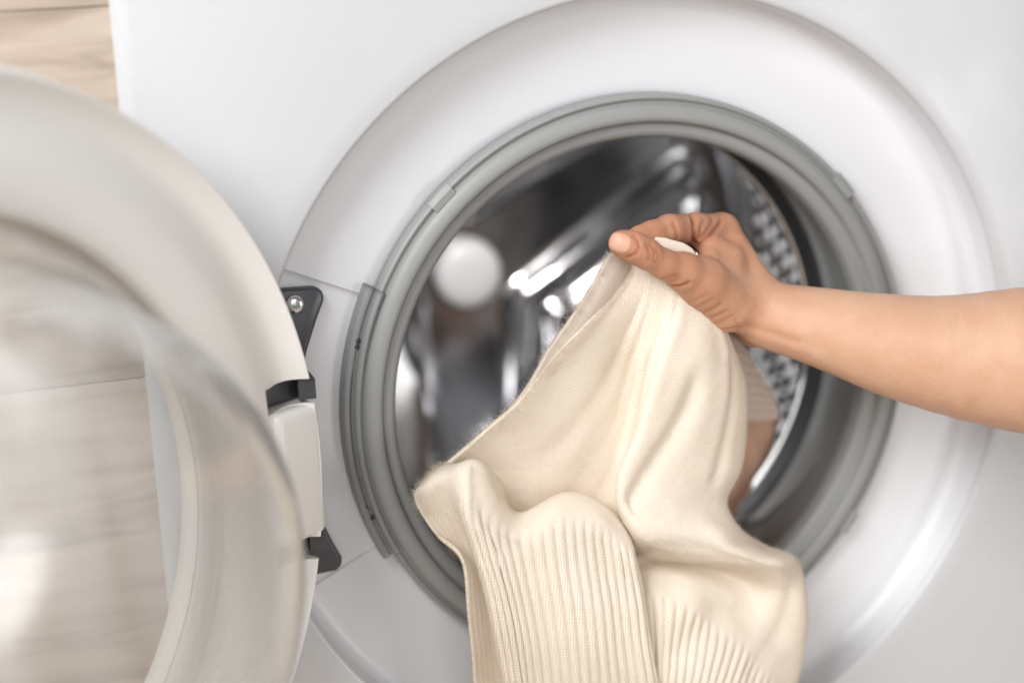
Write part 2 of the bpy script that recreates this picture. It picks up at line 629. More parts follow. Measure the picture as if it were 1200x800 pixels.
NR, NT = 110, 420
rr = np.linspace(0.0, RD-0.022, NR)
tt = np.linspace(0, 2*np.pi, NT, endpoint=False)
RR, TT = np.meshgrid(rr, tt, indexing='ij')
XX, ZZ = RR*np.cos(TT), RR*np.sin(TT)
H = np.zeros_like(XX)
for kk in range(3):
    bis = math.radians(-30+120*kk)
    for off, hh, w in (((0.052, 0.012, 0.0075), (0.092, 0.009, 0.0065)) if kk < 2 else ((0.046, 0.006, 0.0032),)):
        vx, vz = off*math.cos(bis), off*math.sin(bis)
        best = None
        for sgn in (-1, 1):
            a = bis+sgn*math.radians(64)
            dd = seg_d(XX, ZZ, vx, vz, vx+0.3*math.cos(a), vz+0.3*math.sin(a))
            best = dd if best is None else -np.log(np.exp(-best*160)+np.exp(-dd*160))/160
        H += hh*np.exp(-(np.clip(best, 0, None)/w)**2)
    # invented panel twist, steepest on the third to mirror light as a bright crescent
    sd = np.minimum(XX*math.cos(bis+0.454)+ZZ*math.sin(bis+0.454), XX*math.cos(bis-0.454)+ZZ*math.sin(bis-0.454))-(0.052 if kk < 2 else 0.048)*0.9
    tw = bis+math.radians(101)
    pvx = 0.052*math.cos(bis)+0.06*math.cos(bis+1.117)
    pvz = 0.052*math.sin(bis)+0.06*math.sin(bis+1.117)
    H += (0.10, 0.10, 0.33)[kk]*((XX-pvx)*math.cos(tw)+(ZZ-pvz)*math.sin(tw))/(1+np.exp(-np.clip(sd/0.003, -60, 60)))
H *= 1/(1+np.exp(-(RR-0.045)/0.004))
H *= 1/(1+np.exp((RR-0.205)/0.004))
V = np.stack([XX, YB-H, ZZ], -1).reshape(-1, 3)
F = []
for i in range(NR-1):
    for j in range(NT):
        j2 = (j+1) % NT
        F.append((i*NT+j, i*NT+j2, (i+1)*NT+j2, (i+1)*NT+j))
wpart('drum_back', V, F, M_steel, drum)
V, F = lathe_data(smooth_profile([(0.0001, YB-0.020), (0.015, YB-0.0195), (0.024, YB-0.017), (0.0275, YB-0.012), (0.0285, YB-0.004), (0.029, YB)], 5), 64)
wpart('hub_cap', V, F, M_hub, drum)
# paddles on the drum wall (three), and the welded seam
for kk, a in enumerate((76, 196, 316)):
    aa = math.radians(a)
    pr, nseg = [], 14
    V, F = [], []
    for iy in range(nseg+1):
        s = iy/nseg
        y = 0.125+0.215*s
        hgt = 0.052*math.sin(math.pi*min(max(s*0.9+0.05, 0), 1))**0.35
        for ix in range(11):
            q = ix/10*2-1
            wv = 0.030*(1-0.25*s)
            x = q*wv
            rad = RD+0.001-hgt*(1-abs(q)**2.6)
            V.append((rad*math.cos(aa)-x*math.sin(aa), y, rad*math.sin(aa)+x*math.cos(aa)))
    for iy in range(nseg):
        for ix in range(10):
            F.append((iy*11+ix, iy*11+ix+1, (iy+1)*11+ix+1, (iy+1)*11+ix))
    wpart('paddle', V, F, M_steel, drum)
V, F = lathe_data(smooth_profile([(RD+0.001, 0.344), (RD-0.0025, 0.3455), (RD-0.0042, 0.349), (RD-0.0042, 0.353), (RD-0.0035, 0.357), (RD-0.001, 0.360)], 4), 160)
wpart('rolled_seam', V, F, M_chrome, drum)
# raised pearls of the drum wall: far too many to pick apart
V, F = [], []
hemi = []
for la in (0, 35, 65):
    for lo in range(8):
        hemi.append((math.cos(math.radians(la)), math.radians(lo*45), math.sin(math.radians(la))))
count = 0
for ia in range(92):
    for iy in range(14):
        a = 2*math.pi*(ia+0.5*(iy % 2))/92
        y = 0.128+0.0155*iy
        da = [(a-math.radians(q)+math.pi) % (2*math.pi)-math.pi for q in (76, 196, 316)]
        if min(abs(d) for d in da) < 0.14:
            continue
        rad = 0.0054 if (ia+iy//2) % 2 else 0.0034
        base = len(V)
        ca, sa = math.cos(a), math.sin(a)
        for cr_, lo, hh in hemi:
            tx, ty = rad*cr_*math.cos(lo), rad*cr_*math.sin(lo)
            r = RD+0.0003-hh*rad*0.7
            V.append((r*ca-tx*sa, y+ty, r*sa+tx*ca))
        r = RD+0.0003-rad*0.75
        V.append((r*ca, y, r*sa))
        for ring in range(2):
            for q in range(8):
                q2 = (q+1) % 8
                F.append((base+ring*8+q, base+ring*8+q2, base+ring*8+8+q2, base+ring*8+8+q))
        for q in range(8):
            F.append((base+16+q, base+16+(q+1) % 8, base+24))
o = wpart('drum_pearls', V, F, M_pearl, drum)
o['kind'] = 'stuff'

# hinge brackets on the machine -------------------------------------------
def bracket(sgn):
    poly = [(-0.2165, 0.0845), (-0.192, 0.0835), (-0.1885, 0.081), (-0.1878, 0.076), (-0.1925, 0.066), (-0.1995, 0.048), (-0.2030, 0.036), (-0.2030, 0.026), (-0.2165, 0.026)]
    poly = [(x, z*sgn) for x, z in poly]
    if sgn < 0:
        poly = poly[::-1]
    o = prism('hinge_bracket', poly, -0.0062, 0.004, M_hinge, wm, 0.0016)
    o.matrix_parent_inverse = wm_inv
    if sgn > 0:
      V, F = lathe_data(smooth_profile([(0.0002, -0.0098), (0.0035, -0.0094), (0.0052, -0.0078), (0.0054, -0.0058)], 4), 24, (-0.2045, 0, 0.0755*sgn))
      wpart('screw', V, F, M_screw, o)
    za, zb = (0.0315, 0.0425) if sgn > 0 else (-0.0555, -0.0465)
    V, F = box_data(-0.2125, -0.2032, -0.044, 0.002, za, zb)
    k = wpart('hinge_arm', V, F, M_hinge, o, False)
    return o


bracket(1)
bracket(-1)

# door ------------------------------------------------------------------------
TH = math.radians(146)
RDO = 0.230
HX, HY = -0.2030, -0.046


def prof_door():
    return smooth_profile([(0.1672, -0.034), (0.1674, -0.018), (0.1685, -0.011), (0.1715, -0.0068), (0.1800, -0.0035), (0.1930, -0.0025), (0.2050, -0.0055), (0.2135, -0.0088),
                           (0.2205, -0.0090), (0.2262, -0.0050), (0.2288, -0.0012), (0.2302, -0.0008), (0.2310, -0.0030), (0.2314, -0.0120), (0.2335, -0.0145), (0.2345, -0.0190), (0.2342, -0.032),
                           (0.230, -0.042), (0.222, -0.049), (0.205, -0.0535), (0.185, -0.053), (0.172, -0.048), (0.1678, -0.040), (0.1672, -0.034)], 4)


V, F = lathe_data(prof_door(), 200, (RDO, 0, 0))
door = mesh_obj('door', V, F, None)
# notches where the hinge arms enter the ring
bm = bmesh.new()
bm.from_mesh(door.data)
bmesh.ops.recalc_face_normals(bm, faces=list(bm.faces))
bm.to_mesh(door.data)
bm.free()
cutters = []
for sg in (1, -1):
    za, zb = (0.030, 0.044) if sg > 0 else (-0.057, -0.045)
    bv, bf = box_data(-0.02, 0.033, -0.030, 0.02, za, zb)
    c = mesh_obj('cutter', bv, bf, None)
    md = door.modifiers.new('cut', 'BOOLEAN')
    md.operation = 'DIFFERENCE'
    md.solver = 'EXACT'
    md.object = c
    cutters.append(c)
dg = bpy.context.evaluated_depsgraph_get()
nm = bpy.data.meshes.new_from_object(door.evaluated_get(dg))
door.modifiers.clear()
door.data = nm
nm.materials.clear()
nm.materials.append(M_door)
for c in cutters:
    bpy.data.objects.remove(c)
nm.polygons.foreach_set('use_smooth', [True]*len(nm.polygons))
try:
    nm.set_sharp_from_angle(angle=math.radians(40))
except Exception:
    pass
door.parent = wm
door.location = (HX, HY, 0.455)
door.rotation_euler = (0, 0, -TH)
door['label'] = 'open round door with white ring and clear glass bowl'

outer = smooth_profile([(0.1662, -0.026), (0.1656, -0.016), (0.1600, -0.004), (0.1515, 0.008), (0.1465, 0.026), (0.1420, 0.048), (0.1360, 0.072), (0.1270, 0.089),
                        (0.1130, 0.1020), (0.0930, 0.1120), (0.066, 0.1195), (0.034, 0.1235), (0.0, 0.1250)], 6)
inner = [(max(0.0, r-0.0024*w), t-0.0024*(1-w)) for (r, t), w in zip(outer[::-1], [0.0]*14+[min(1, k/26) for k in range(len(outer)-14)])]
inner[0] = (0.0, inner[0][1])
inner.append(outer[0])
V, F = lathe_data(outer+inner, 160, (RDO, 0, 0))
bowl = mesh_obj('glass_bowl', V, F, M_glass, door)
bm = bmesh.new()
bm.from_mesh(bowl.data)
bmesh.ops.remove_doubles(bm, verts=list(bm.verts), dist=1e-5)
bmesh.ops.recalc_face_normals(bm, faces=list(bm.faces))
for f in bm.faces:
    f.smooth = True
bm.to_mesh(bowl.data)
bm.free()
# hinge cover between the two arms, on the rim of the door
hc = bevel_box('hinge_cover', (-0.0022, 0.030, -0.030, -0.0005, -0.0445, 0.0295), M_door, door, 0.005, 4)
for sg in (1, -1):
    za, zb = (0.0305, 0.0435) if sg > 0 else (-0.0565, -0.0455)
    k = bevel_box('hinge_pin', (-0.001, 0.028, -0.029, -0.014, za, zb), M_hinge, door, 0.002, 2)


# ------------------------------------------------------------------ signed distance modelling for the arm
class SDF:
    """smooth union of tapered capsules"""
    def __init__(self):
        self.items = []

    @staticmethod
    def cone(P, a, b, ra, rb):
        ba = b-a
        t = np.clip(((P-a) @ ba)/(ba @ ba), 0, 1)
        return np.linalg.norm(P-a-t[:, None]*ba, axis=1)-(ra+(rb-ra)*t)

    @staticmethod
    def smin(d1, d2, k):
        h = np.clip(0.5+0.5*(d2-d1)/k, 0, 1)
        return d2+(d1-d2)*h-k*h*(1-h)


PXM = 0.00047                    # metres per photo pixel at the hand
HAND_Y = -0.078


def hp(px, py, dy):
    return at(px, py, HAND_Y+dy)


def chain(pts):
    return [(hp(*p[:3]), p[3]*PXM) for p in pts]


THUMB = chain([(729, 285.5, 0.001, 15.6), (742, 289, 0.000, 16.6), (757, 297, 0.0, 16.4), (778, 309.5, 0.002, 16.2), (800, 318, 0.006, 21.5), (822, 330, 0.012, 29), (852, 356, 0.020, 34)])
INDEX = chain([(846, 270, 0.050, 20.5), (815, 267, 0.038, 17.5), (785, 268, 0.026, 16.2), (764, 274, 0.022, 14.8), (750, 279, 0.020, 13.6), (740, 284, 0.020, 11.5)])
MIDDLE = chain([(842, 290, 0.070, 20), (800, 284, 0.060, 17), (772, 288, 0.048, 16.0), (756, 298, 0.046, 14.5), (748, 309, 0.046, 12)])
RING = chain([(836, 312, 0.086, 19), (795, 305, 0.078, 16.5), (768, 308, 0.066, 15.5), (754, 322, 0.060, 14), (748, 336, 0.056, 12.5)])
PINKY = chain([(830, 336, 0.098, 17), (798, 328, 0.092, 14.5), (778, 332, 0.082, 13.5), (765, 345, 0.072, 12.5), (760, 358, 0.064, 11)])
ARM = chain([(882, 356, 0.026, 37), (900, 369, 0.022, 39), (925, 375, 0.016, 42.5), (960, 383, 0.008, 47), (1000, 393, -0.002, 53), (1040, 403, -0.010, 60), (1080, 411, -0.018, 66), (1140, 419, -0.030, 76),
             (1200, 422, -0.044, 86), (1270, 428, -0.064, 92), (1360, 440, -0.095, 92), (1450, 450, -0.130, 86), (1560, 462, -0.175, 84), (1670, 470, -0.215, 88)])
ULNA = chain([(890, 368, 0.040, 35), (930, 378, 0.034, 37), (1000, 392, 0.020, 45), (1080, 408, 0.002, 58), (1200, 420, -0.03, 78)])


def resample(ch, sub):
    P = np.array([p for p, r in ch])
    R = np.array([r for p, r in ch])
    out = smooth_profile([tuple(p)+(r,) for p, r in zip(P, R)], sub)
    return [(np.array(q[:3]), q[3]) for q in out]


ARM, ULNA = resample(ARM, 2), resample(ULNA, 2)


def d_chain(P, ch, k):
    d = None
    for (a, ra), (b_, rb) in zip(ch[:-1], ch[1:]):
        q = SDF.cone(P, a, b_, ra, rb)
        d = q if d is None else SDF.smin(d, q, k)
    return d


def d_meta(P):
    d = d_chain(P, ARM, 0.0015)
    d = SDF.smin(d, d_chain(P, ULNA, 0.0015), 0.010)
    wr = [hp(888, 352, 0.030), hp(888, 362, 0.036), hp(888, 372, 0.042), hp(886, 380, 0.046)]
    wr_r = [30, 31, 29, 26]
    for ch, w, r in zip((INDEX, MIDDLE, RING, PINKY), wr, wr_r):
        d = SDF.smin(d, SDF.cone(P, ch[0][0], w, ch[0][1], r*PXM), 0.008)
    return d


def f_arm(P):
    d = d_meta(P)
    d = SDF.smin(d, d_chain(P, THUMB, 0.004), 0.009)
    # web of skin between thumb and index
    d = SDF.smin(d, SDF.cone(P, hp(832, 306, 0.026), hp(848, 320, 0.028), 15*PXM, 23*PXM), 0.008)
    d = SDF.smin(d, SDF.cone(P, hp(823, 281, 0.036), hp(850, 304, 0.034), 13*PXM, 22*PXM), 0.006)
    for ch in (INDEX, MIDDLE, RING, PINKY):
        d = SDF.smin(d, d_chain(P, ch, 0.003), 0.0035)
    return d


def surface_nets(f, lo, hi, h):
    nx, ny, nz = [int(math.ceil((hi[i]-lo[i])/h))+1 for i in range(3)]
    q = 5
    cx, cy, cz = [np.arange((k+q-1)//q) for k in (nx, ny, nz)]
    C = np.stack(np.meshgrid(cx, cy, cz, indexing='ij'), -1).reshape(-1, 3)
    mid = np.array(lo)+h*(C*q+(q-1)/2)
    dc = f(mid)
    D = np.repeat(np.repeat(np.repeat(dc.reshape(len(cx), len(cy), len(cz)), q, 0), q, 1), q, 2)[:nx, :ny, :nz].copy()
    near = C[np.abs(dc) < h*q*1.35]
    sub = np.stack(np.meshgrid(*[np.arange(q)]*3, indexing='ij'), -1).reshape(-1, 3)
    I = (near[:, None]*q+sub[None]).reshape(-1, 3)
    I = I[(I[:, 0] < nx) & (I[:, 1] < ny) & (I[:, 2] < nz)]
    D[I[:, 0], I[:, 1], I[:, 2]] = f(np.array(lo)+h*I)
    S = D < 0
    c = np.zeros((nx-1, ny-1, nz-1), int)
    for a in (0, 1):
        for b_ in (0, 1):
            for e in (0, 1):
                c += S[a:nx-1+a, b_:ny-1+b_, e:nz-1+e]
    act = (c > 0) & (c < 8)
    idx = -np.ones(act.shape, int)
    cells = np.argwhere(act)
    idx[act] = np.arange(len(cells))
    acc = np.zeros((len(cells), 3))
    cnt = np.zeros(len(cells))
    corner = [(a, b_, e) for a in (0, 1) for b_ in (0, 1) for e in (0, 1)]
    for p in corner:
        for ax in range(3):
            if p[ax]:
                continue
            q = list(p)
            q[ax] = 1
            d0 = D[cells[:, 0]+p[0], cells[:, 1]+p[1], cells[:, 2]+p[2]]
            d1 = D[cells[:, 0]+q[0], cells[:, 1]+q[1], cells[:, 2]+q[2]]
            m = (d0 < 0) != (d1 < 0)
            t = np.where(m, d0/np.where(m, d0-d1, 1), 0)
            pt = np.tile(np.array(p, float), (len(cells), 1))
            pt[:, ax] += t
            acc[m] += pt[m]
            cnt[m] += 1
    verts = (cells+acc/cnt[:, None])*h+np.array(lo)
    faces = []
    for ax in range(3):
        o1, o2 = [(1, 2), (2, 0), (0, 1)][ax]
        sl0 = [slice(None)]*3
        sl1 = [slice(None)]*3
        sl0[ax] = slice(0, -1)
        sl1[ax] = slice(1, None)
        A, B = S[tuple(sl0)], S[tuple(sl1)]
        for e in np.argwhere(A != B):
            if e[o1] == 0 or e[o2] == 0:
                continue
            if e[o1] >= act.shape[o1] or e[o2] >= act.shape[o2]:
                continue
            q = []
            for da, db in ((0, 0), (1, 0), (1, 1), (0, 1)):
                k = list(e)
                k[o1] -= da
                k[o2] -= db
                q.append(idx[tuple(k)])
            if min(q) < 0:
                continue
            faces.append(q if A[tuple(e)] else q[::-1])
    return verts, np.array(faces)


def grad(f, P, e=0.0004):
    g = np.stack([f(P+e*np.eye(3)[i])-f(P-e*np.eye(3)[i]) for i in range(3)], 1)
    return g/np.maximum(np.linalg.norm(g, axis=1), 1e-9)[:, None]


allp = [p for ch in (THUMB, INDEX, MIDDLE, RING, PINKY, ARM) for p in ch]
lo = np.min([p-r for p, r in allp], axis=0)-0.004
hi = np.max([p+r for p, r in allp], axis=0)+0.004
V, F = surface_nets(f_arm, lo, hi, 0.0012)
Nrm = grad(f_arm, V)
for _ in range(2):
    V = V-f_arm(V)[:, None]*Nrm

# creases and tendons pressed into the skin: (points, width m, depth m)
def crease_disp(V, Nrm, pts, w, depth, front=True):
    Q = [hp(*p) for p in pts]
    best = np.full(len(V), 9.0)
    for a, b_ in zip(Q[:-1], Q[1:]):
        ax, az, bx, bz = a[0], a[2], b_[0], b_[2]
        best = np.minimum(best, seg_d(V[:, 0], V[:, 2], ax, az, bx, bz))
    yref = np.mean([q[1] for q in Q])
    m = np.exp(-(best/w)**2)*np.clip(-Nrm[:, 1]*1.5+0.25, 0, 1)*np.exp(-np.clip(np.abs(V[:, 1]-yref)-0.022, 0, None)/0.004)
    return -depth*m


disp = np.zeros(len(V))
CR = [
    # thumb joint wrinkles
    ([(752, 284, 0), (755, 293, 0), (754, 302, 0)], 0.0009, 0.0009),
    ([(757, 284, 0), (761, 293, 0), (759, 303, 0)], 0.0008, 0.0009),
    ([(763, 288, 0), (766, 296, 0), (763, 305, 0)], 0.0008, 0.0007),
    # skin fold round the nail
    ([(739, 274.5, 0), (742, 280, 0), (742.5, 287, 0), (739, 294, 0), (731, 299.5, 0)], 0.0007, 0.0011),
    # fold at the thumb base
    ([(788, 337, 0), (796, 335, 0), (804, 330, 0)], 0.0010, 0.0013),
    ([(775, 326, 0), (784, 322, 0), (792, 322, 0)], 0.0009, 0.0005),
    ([(781, 331, 0), (789, 327, 0), (796, 326, 0)], 0.0009, 0.0004),
    ([(806, 352, 0.01), (812, 346, 0.01), (818, 340, 0.01)], 0.0011, 0.0004),
    ([(812, 360, 0.01), (819, 352, 0.01), (826, 346, 0.01)], 0.0011, 0.0004),
    ([(822, 368, 0.01), (829, 360, 0.01), (836, 353, 0.01)], 0.0011, 0.0005),
    ([(831, 374, 0.01), (838, 367, 0.01), (846, 361, 0.01)], 0.0011, 0.0005),
    ([(840, 380, 0.01), (847, 373, 0.01), (853, 368, 0.01)], 0.0011, 0.0004),
    # index finger joint and the folds of the web
    ([(780, 257, 0.03), (783, 266, 0.03), (784, 276, 0.03)], 0.0010, 0.0008),
    ([(812, 254, 0.03), (810, 266, 0.03), (811, 280, 0.03), (816, 289, 0.03)], 0.0014, 0.0022),
    ([(818, 290, 0.03), (826, 276, 0.035), (836, 265, 0.04), (844, 259, 0.04)], 0.0012, 0.0011),
    ([(822, 256, 0.035), (819, 267, 0.03), (818, 279, 0.03)], 0.0010, 0.0007),
    ([(832, 256, 0.04), (826, 266, 0.035), (822, 278, 0.03)], 0.0010, 0.0006),
    # tendons at the wrist
    ([(880, 384, 0.0), (905, 391, -0.005), (940, 402, -0.01)], 0.0026, 0.0004),
    ([(885, 394, 0.0), (920, 404, -0.005), (960, 417, -0.012)], 0.0030, -0.0004),
    ([(878, 376, 0.0), (910, 385, -0.005), (945, 395, -0.01)], 0.0032, -0.0003),
    ([(846, 389, 0.01), (858, 384, 0.01), (868, 384, 0.01)], 0.0010, 0.0006),
    ([(858, 372, 0.01), (864, 384, 0.01), (872, 396, 0.01)], 0.0012, 0.0004),
]
for pts, w, dpt in CR:
    disp += crease_disp(V, Nrm, pts, w, dpt*1.2)
V = V+Nrm*disp[:, None]
person = thing('person', 'bare right forearm and hand reaching in to pinch the cream sweater', 'person', tuple(at(1670, 470, -0.29)))
p_inv = Matrix.Translation(-Vector(person.location))
arm = mesh_obj('arm', V, F, M_skin, person)
arm.matrix_parent_inverse = p_inv
# colour of the skin itself: ruddier at fingers and knuckles
tip = hp(745, 285, 0.01)
knk = hp(850, 270, 0.05)
wrist = hp(905, 372, 0.02)
along = np.clip(((V-wrist) @ (tip-wrist))/((tip-wrist) @ (tip-wrist)), -1, 1)
red = np.clip(0.18+0.55*np.clip(along+0.1, 0, 1), 0, 1)+0.30*np.exp(-(np.linalg.norm(V-knk, axis=1)/0.022)**2)+0.35*np.clip(-disp/0.001, 0, 1)
red += 0.25*np.exp(-(np.linalg.norm(V-hp(728, 285, 0), axis=1)/0.010)**2)
att = arm.data.attributes.new('redness', 'FLOAT', 'POINT')
att.data.foreach_set('value', np.clip(red, 0, 1).astype(np.float32))


# thumb nail: a thin curved plate lying on the thumb tip
nu, nv = 12, 10
c0 = np.array([727.0, 284.5])
ax1 = np.array([0.93, 0.30])
ax2 = np.array([-0.30, 0.93])
NV, NE, NF = [], [], []
for i in range(nu+1):
    for j in range(nv+1):
        p_, t_ = i/nu*2-1, j/nv*2-1
        ss, ts = p_*math.sqrt(1-t_*t_*0.42), t_*math.sqrt(1-p_*p_*0.42)      # square to rounded plate
        q = c0+ax1*ss*14.0+ax2*ts*12.6
        NV.append(at(q[0], q[1], -0.13))
        NE.append(max(abs(p_), abs(t_)))
for i in range(nu):
    for j in range(nv):
        NF.append((i*(nv+1)+j, (i+1)*(nv+1)+j, (i+1)*(nv+1)+j+1, i*(nv+1)+j+1))
NV = np.array(NV)
d_ = NV-CAM
d_ /= np.linalg.norm(d_, axis=1)[:, None]
for _ in range(40):
    NV = NV+d_*np.clip(f_arm(NV), -0.01, 0.02)[:, None]
NV = NV+grad(f_arm, NV)*np.where(np.array(NE) < 0.99, 0.0007, -0.0004)[:, None]
nail = mesh_obj('thumb_nail', NV, NF, M_nail, person)
nail.matrix_parent_inverse = p_inv

# ------------------------------------------------------------------ sweater
# control net: columns from left to right, rows from the pinched top to the hanging hem; (x, y measured in the photo, depth y in metres)
FRONT = [
 [(745,286,-.0625),(738,318,-.054),(690,375,-0.062),(649,416,-0.060),(603,474,-0.054),(562,510,-0.046),(524,543,-0.040),(510,551,-0.042),(496,565,-0.046),(486,585,-0.050),(510,625,-.052),(541,655,-.055),(549,730,-.055),(566,900,-.045)],
 [(749,281,-.0625),(743,322,-.056),(699,384,-0.059),(664,430,-0.056),(625,485,-0.050),(585,520,-0.042),(545,544,-0.036),(533,546,-0.048),(522,560,-0.056),(530,590,-0.054),(552,640,-.048),(570,690,-.048),(583,760,-.048),(606,900,-.038)],
 [(753,278,-.0625),(748,327,-.057),(710,395,-0.055),(682,450,-0.051),(650,508,-0.045),(618,545,-0.038),(588,562,-0.032),(568,544,-0.052),(556,552,-0.066),(546,592,-0.074),(557,640,-.074),(573,690,-.076),(587,760,-.074),(610,900,-.060)],
 [(758,277.5,-.0625),(755,334,-.059),(724,410,-0.050),(704,470,-0.046),(676,533,-0.041),(644,582,-0.035),(616,610,-0.030),(604,602,-0.048),(603,610,-0.062),(603,632,-0.075),(610,670,-.078),(620,720,-.080),(629,780,-.078),(640,900,-.064)],
 [(765,277,-.0625),(764,338,-.061),(739,420,-0.048),(724,480,-0.043),(706,540,-0.040),(688,585,-0.037),(672,604,-0.032),(664,580,-0.050),(660,588,-0.066),(656,616,-0.077),(660,660,-.079),(668,715,-.083),(674,780,-.082),(684,900,-.068)],
 [(773,278,-.0625),(774,343,-.063),(750,425,-0.051),(741,490,-0.047),(735,548,-0.047),(731,595,-0.045),(726,622,-0.039),(706,592,-0.056),(708,602,-0.070),(708,628,-0.079),(713,670,-.080),(720,720,-.085),(726,780,-.085),(738,900,-.070)],
 [(780,279,-.0625),(782,348,-.065),(758,425,-0.059),(748,490,-0.057),(742,550,-0.056),(746,600,-0.053),(748,640,-0.045),(731,617,-0.058),(736,630,-0.072),(743,655,-0.080),(750,690,-.079),(757,735,-.084),(765,785,-.085),(783,900,-.070)],
 [(786,281,-.0625),(790,352,-.066),(764,426,-0.068),(749,492,-0.067),(728,552,-0.064),(727,597,-0.063),(740,632,-0.056),(742,650,-0.048),(730,648,-0.052),(734,668,-0.060),(742,700,-.064),(748,740,-.070),(755,790,-.072),(770,900,-.058)],
 [(792,282.5,-.0625),(801,358,-.067),(776,430,-.074),(759,492,-0.073),(733,552,-0.073),(729,590,-0.074),(748,628,-0.076),(768,644,-.070),(752,656,-.050),(752,672,-.062),(757,704,-.070),(762,745,-.074),(766,795,-.075),(778,900,-.060)],
 [(798,284,-.0625),(815,368,-.067),(800,432,-.075),(788,492,-0.074),(765,550,-0.074),(756,592,-0.076),(776,628,-0.081),(797,651,-.074),(788,658,-.052),(787,676,-.066),(787,712,-.076),(784,758,-.080),(779,808,-.080),(770,900,-.064)],
 [(804,287,-.0625),(832,382,-.066),(828,436,-.073),(820,492,-.072),(806,548,-.071),(795,592,-.076),(814,630,-0.083),(838,656,-.080),(832,664,-.056),(830,688,-.070),(825,725,-.079),(817,768,-.082),(807,818,-.082),(793,900,-.066)],
 [(809,290,-.0625),(846,393,-.063),(853,440,-.067),(849,494,-.067),(840,548,-.066),(829,592,-.068),(850,632,-.085),(876,660,-.088),(874,678,-.062),(870,712,-.071),(866,748,-.078),(852,790,-.082),(838,832,-.080),(822,905,-.064)],
 [(813,294,-.0625),(853,399,-.056),(866,442,-.056),(868,494,-.057),(864,545,-.058),(848,589,-.058),(878,635,-.070),(914,660,-.086),(916,694,-.076),(908,738,-.074),(895,775,-.078),(878,812,-.080),(864,850,-.078),(846,915,-.062)],
 [(815,298,-.0625),(855,402,-.050),(870,444,-.044),(871,494,-.046),(867,545,-.046),(849,598,-.046),(892,638,-.052),(932,654,-.066),(942,696,-.072),(942,748,-.068),(930,797,-.066),(915,836,-.066),(900,870,-.064),(880,925,-.052)],
 [(814,300,-.0625),(848,402,-.044),(862,445,-.032),(862,494,-.034),(857,545,-.034),(838,604,-.034),(890,642,-.034),(930,662,-.044),(934,700,-.048),(932,750,-.044),(920,798,-.044),(905,838,-.044),(890,872,-.042),(870,926,-.032)],
]
BACK = [  # sweater's back layer; right columns add a flap in place of its reflection
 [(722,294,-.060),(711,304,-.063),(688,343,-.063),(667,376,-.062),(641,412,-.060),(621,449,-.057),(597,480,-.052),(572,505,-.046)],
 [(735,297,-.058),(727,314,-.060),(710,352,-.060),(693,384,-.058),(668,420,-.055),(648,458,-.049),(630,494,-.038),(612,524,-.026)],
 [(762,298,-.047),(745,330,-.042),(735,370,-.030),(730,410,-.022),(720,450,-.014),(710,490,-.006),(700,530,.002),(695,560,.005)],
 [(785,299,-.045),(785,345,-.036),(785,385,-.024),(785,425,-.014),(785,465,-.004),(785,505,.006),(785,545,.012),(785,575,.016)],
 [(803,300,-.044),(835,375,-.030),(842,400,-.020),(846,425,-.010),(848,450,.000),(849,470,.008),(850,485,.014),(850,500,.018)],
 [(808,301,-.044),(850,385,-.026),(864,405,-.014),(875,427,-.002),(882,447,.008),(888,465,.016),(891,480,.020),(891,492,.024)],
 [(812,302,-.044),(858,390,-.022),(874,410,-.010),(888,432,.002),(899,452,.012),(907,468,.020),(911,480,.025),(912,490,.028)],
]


def cr_weights(n, sub):
    """matrix that interpolates n control values at (n-1)*sub+1 places, Catmull-Rom"""
    W = np.zeros(((n-1)*sub+1, n))
    for k in range((n-1)*sub+1):
        i = min(k//sub, n-2)
        t = k/sub-i
        w = [-0.5*t+t*t-0.5*t**3, 1-2.5*t*t+1.5*t**3, 0.5*t+2*t*t-1.5*t**3, -0.5*t*t+0.5*t**3]
        for q, ww in zip((i-1, i, i+1, i+2), w):
            if q < 0:
                W[k, 0] += 2*ww
                W[k, 1] -= ww
            elif q > n-1:
                W[k, n-1] += 2*ww
                W[k, n-2] -= ww
            else:
                W[k, q] += ww
    return W


def sheet(ctrl, su, sv, smooth_it):
    A = np.array([[at(*p) for p in c] for c in ctrl])          # columns x rows x 3
    Wu, Wv = cr_weights(A.shape[0], su), cr_weights(A.shape[1], sv)
    S = np.einsum('ac,bd,cdk->abk', Wu, Wv, A)
    for _ in range(smooth_it):
        T = S.copy()
        T[1:-1] += 0.25*(S[:-2]+S[2:]-2*S[1:-1])
        T2 = T.copy()
        T2[:, 1:-1] += 0.25*(T[:, :-2]+T[:, 2:]-2*T[:, 1:-1])
        S = T2
    return S


def sheet_normals(S):
    du = np.gradient(S, axis=0)
    dv = np.gradient(S, axis=1)
    n_ = np.cross(dv, du)
    n_ /= np.maximum(np.linalg.norm(n_, axis=2), 1e-9)[..., None]
    return n_


def sheet_uv(S, center):
    du = np.linalg.norm(np.diff(S, axis=0), axis=2)
    U = np.concatenate([np.zeros((1, S.shape[1])), np.cumsum(du, axis=0)], 0)
    U -= U[center:center+1]
    dv = np.linalg.norm(np.diff(S, axis=1), axis=2).mean(0)
    Vv = np.concatenate([[0], np.cumsum(dv)])
    return np.stack([U, np.tile(Vv, (S.shape[0], 1))], -1)


def sstep(x, a, b_):
    t = np.clip((x-a)/(b_-a), 0, 1)
    return t*t*(3-2*t)


def vnoise(P, scale, seed):
    """smooth pseudo noise from a few random waves"""
    g = np.random.default_rng(seed)
    out = np.zeros(P.shape[:-1])
    for _ in range(9):
        k = g.normal(size=3)*scale
        out += np.sin(P @ k+g.uniform(0, 6.28))
    return out/9


def sheet_faces(S):
    a, b_ = S.shape[:2]
    I = np.arange(a*b_).reshape(a, b_)
    return np.stack([I[:-1, :-1], I[:-1, 1:], I[1:, 1:], I[1:, :-1]], -1).reshape(-1, 4)


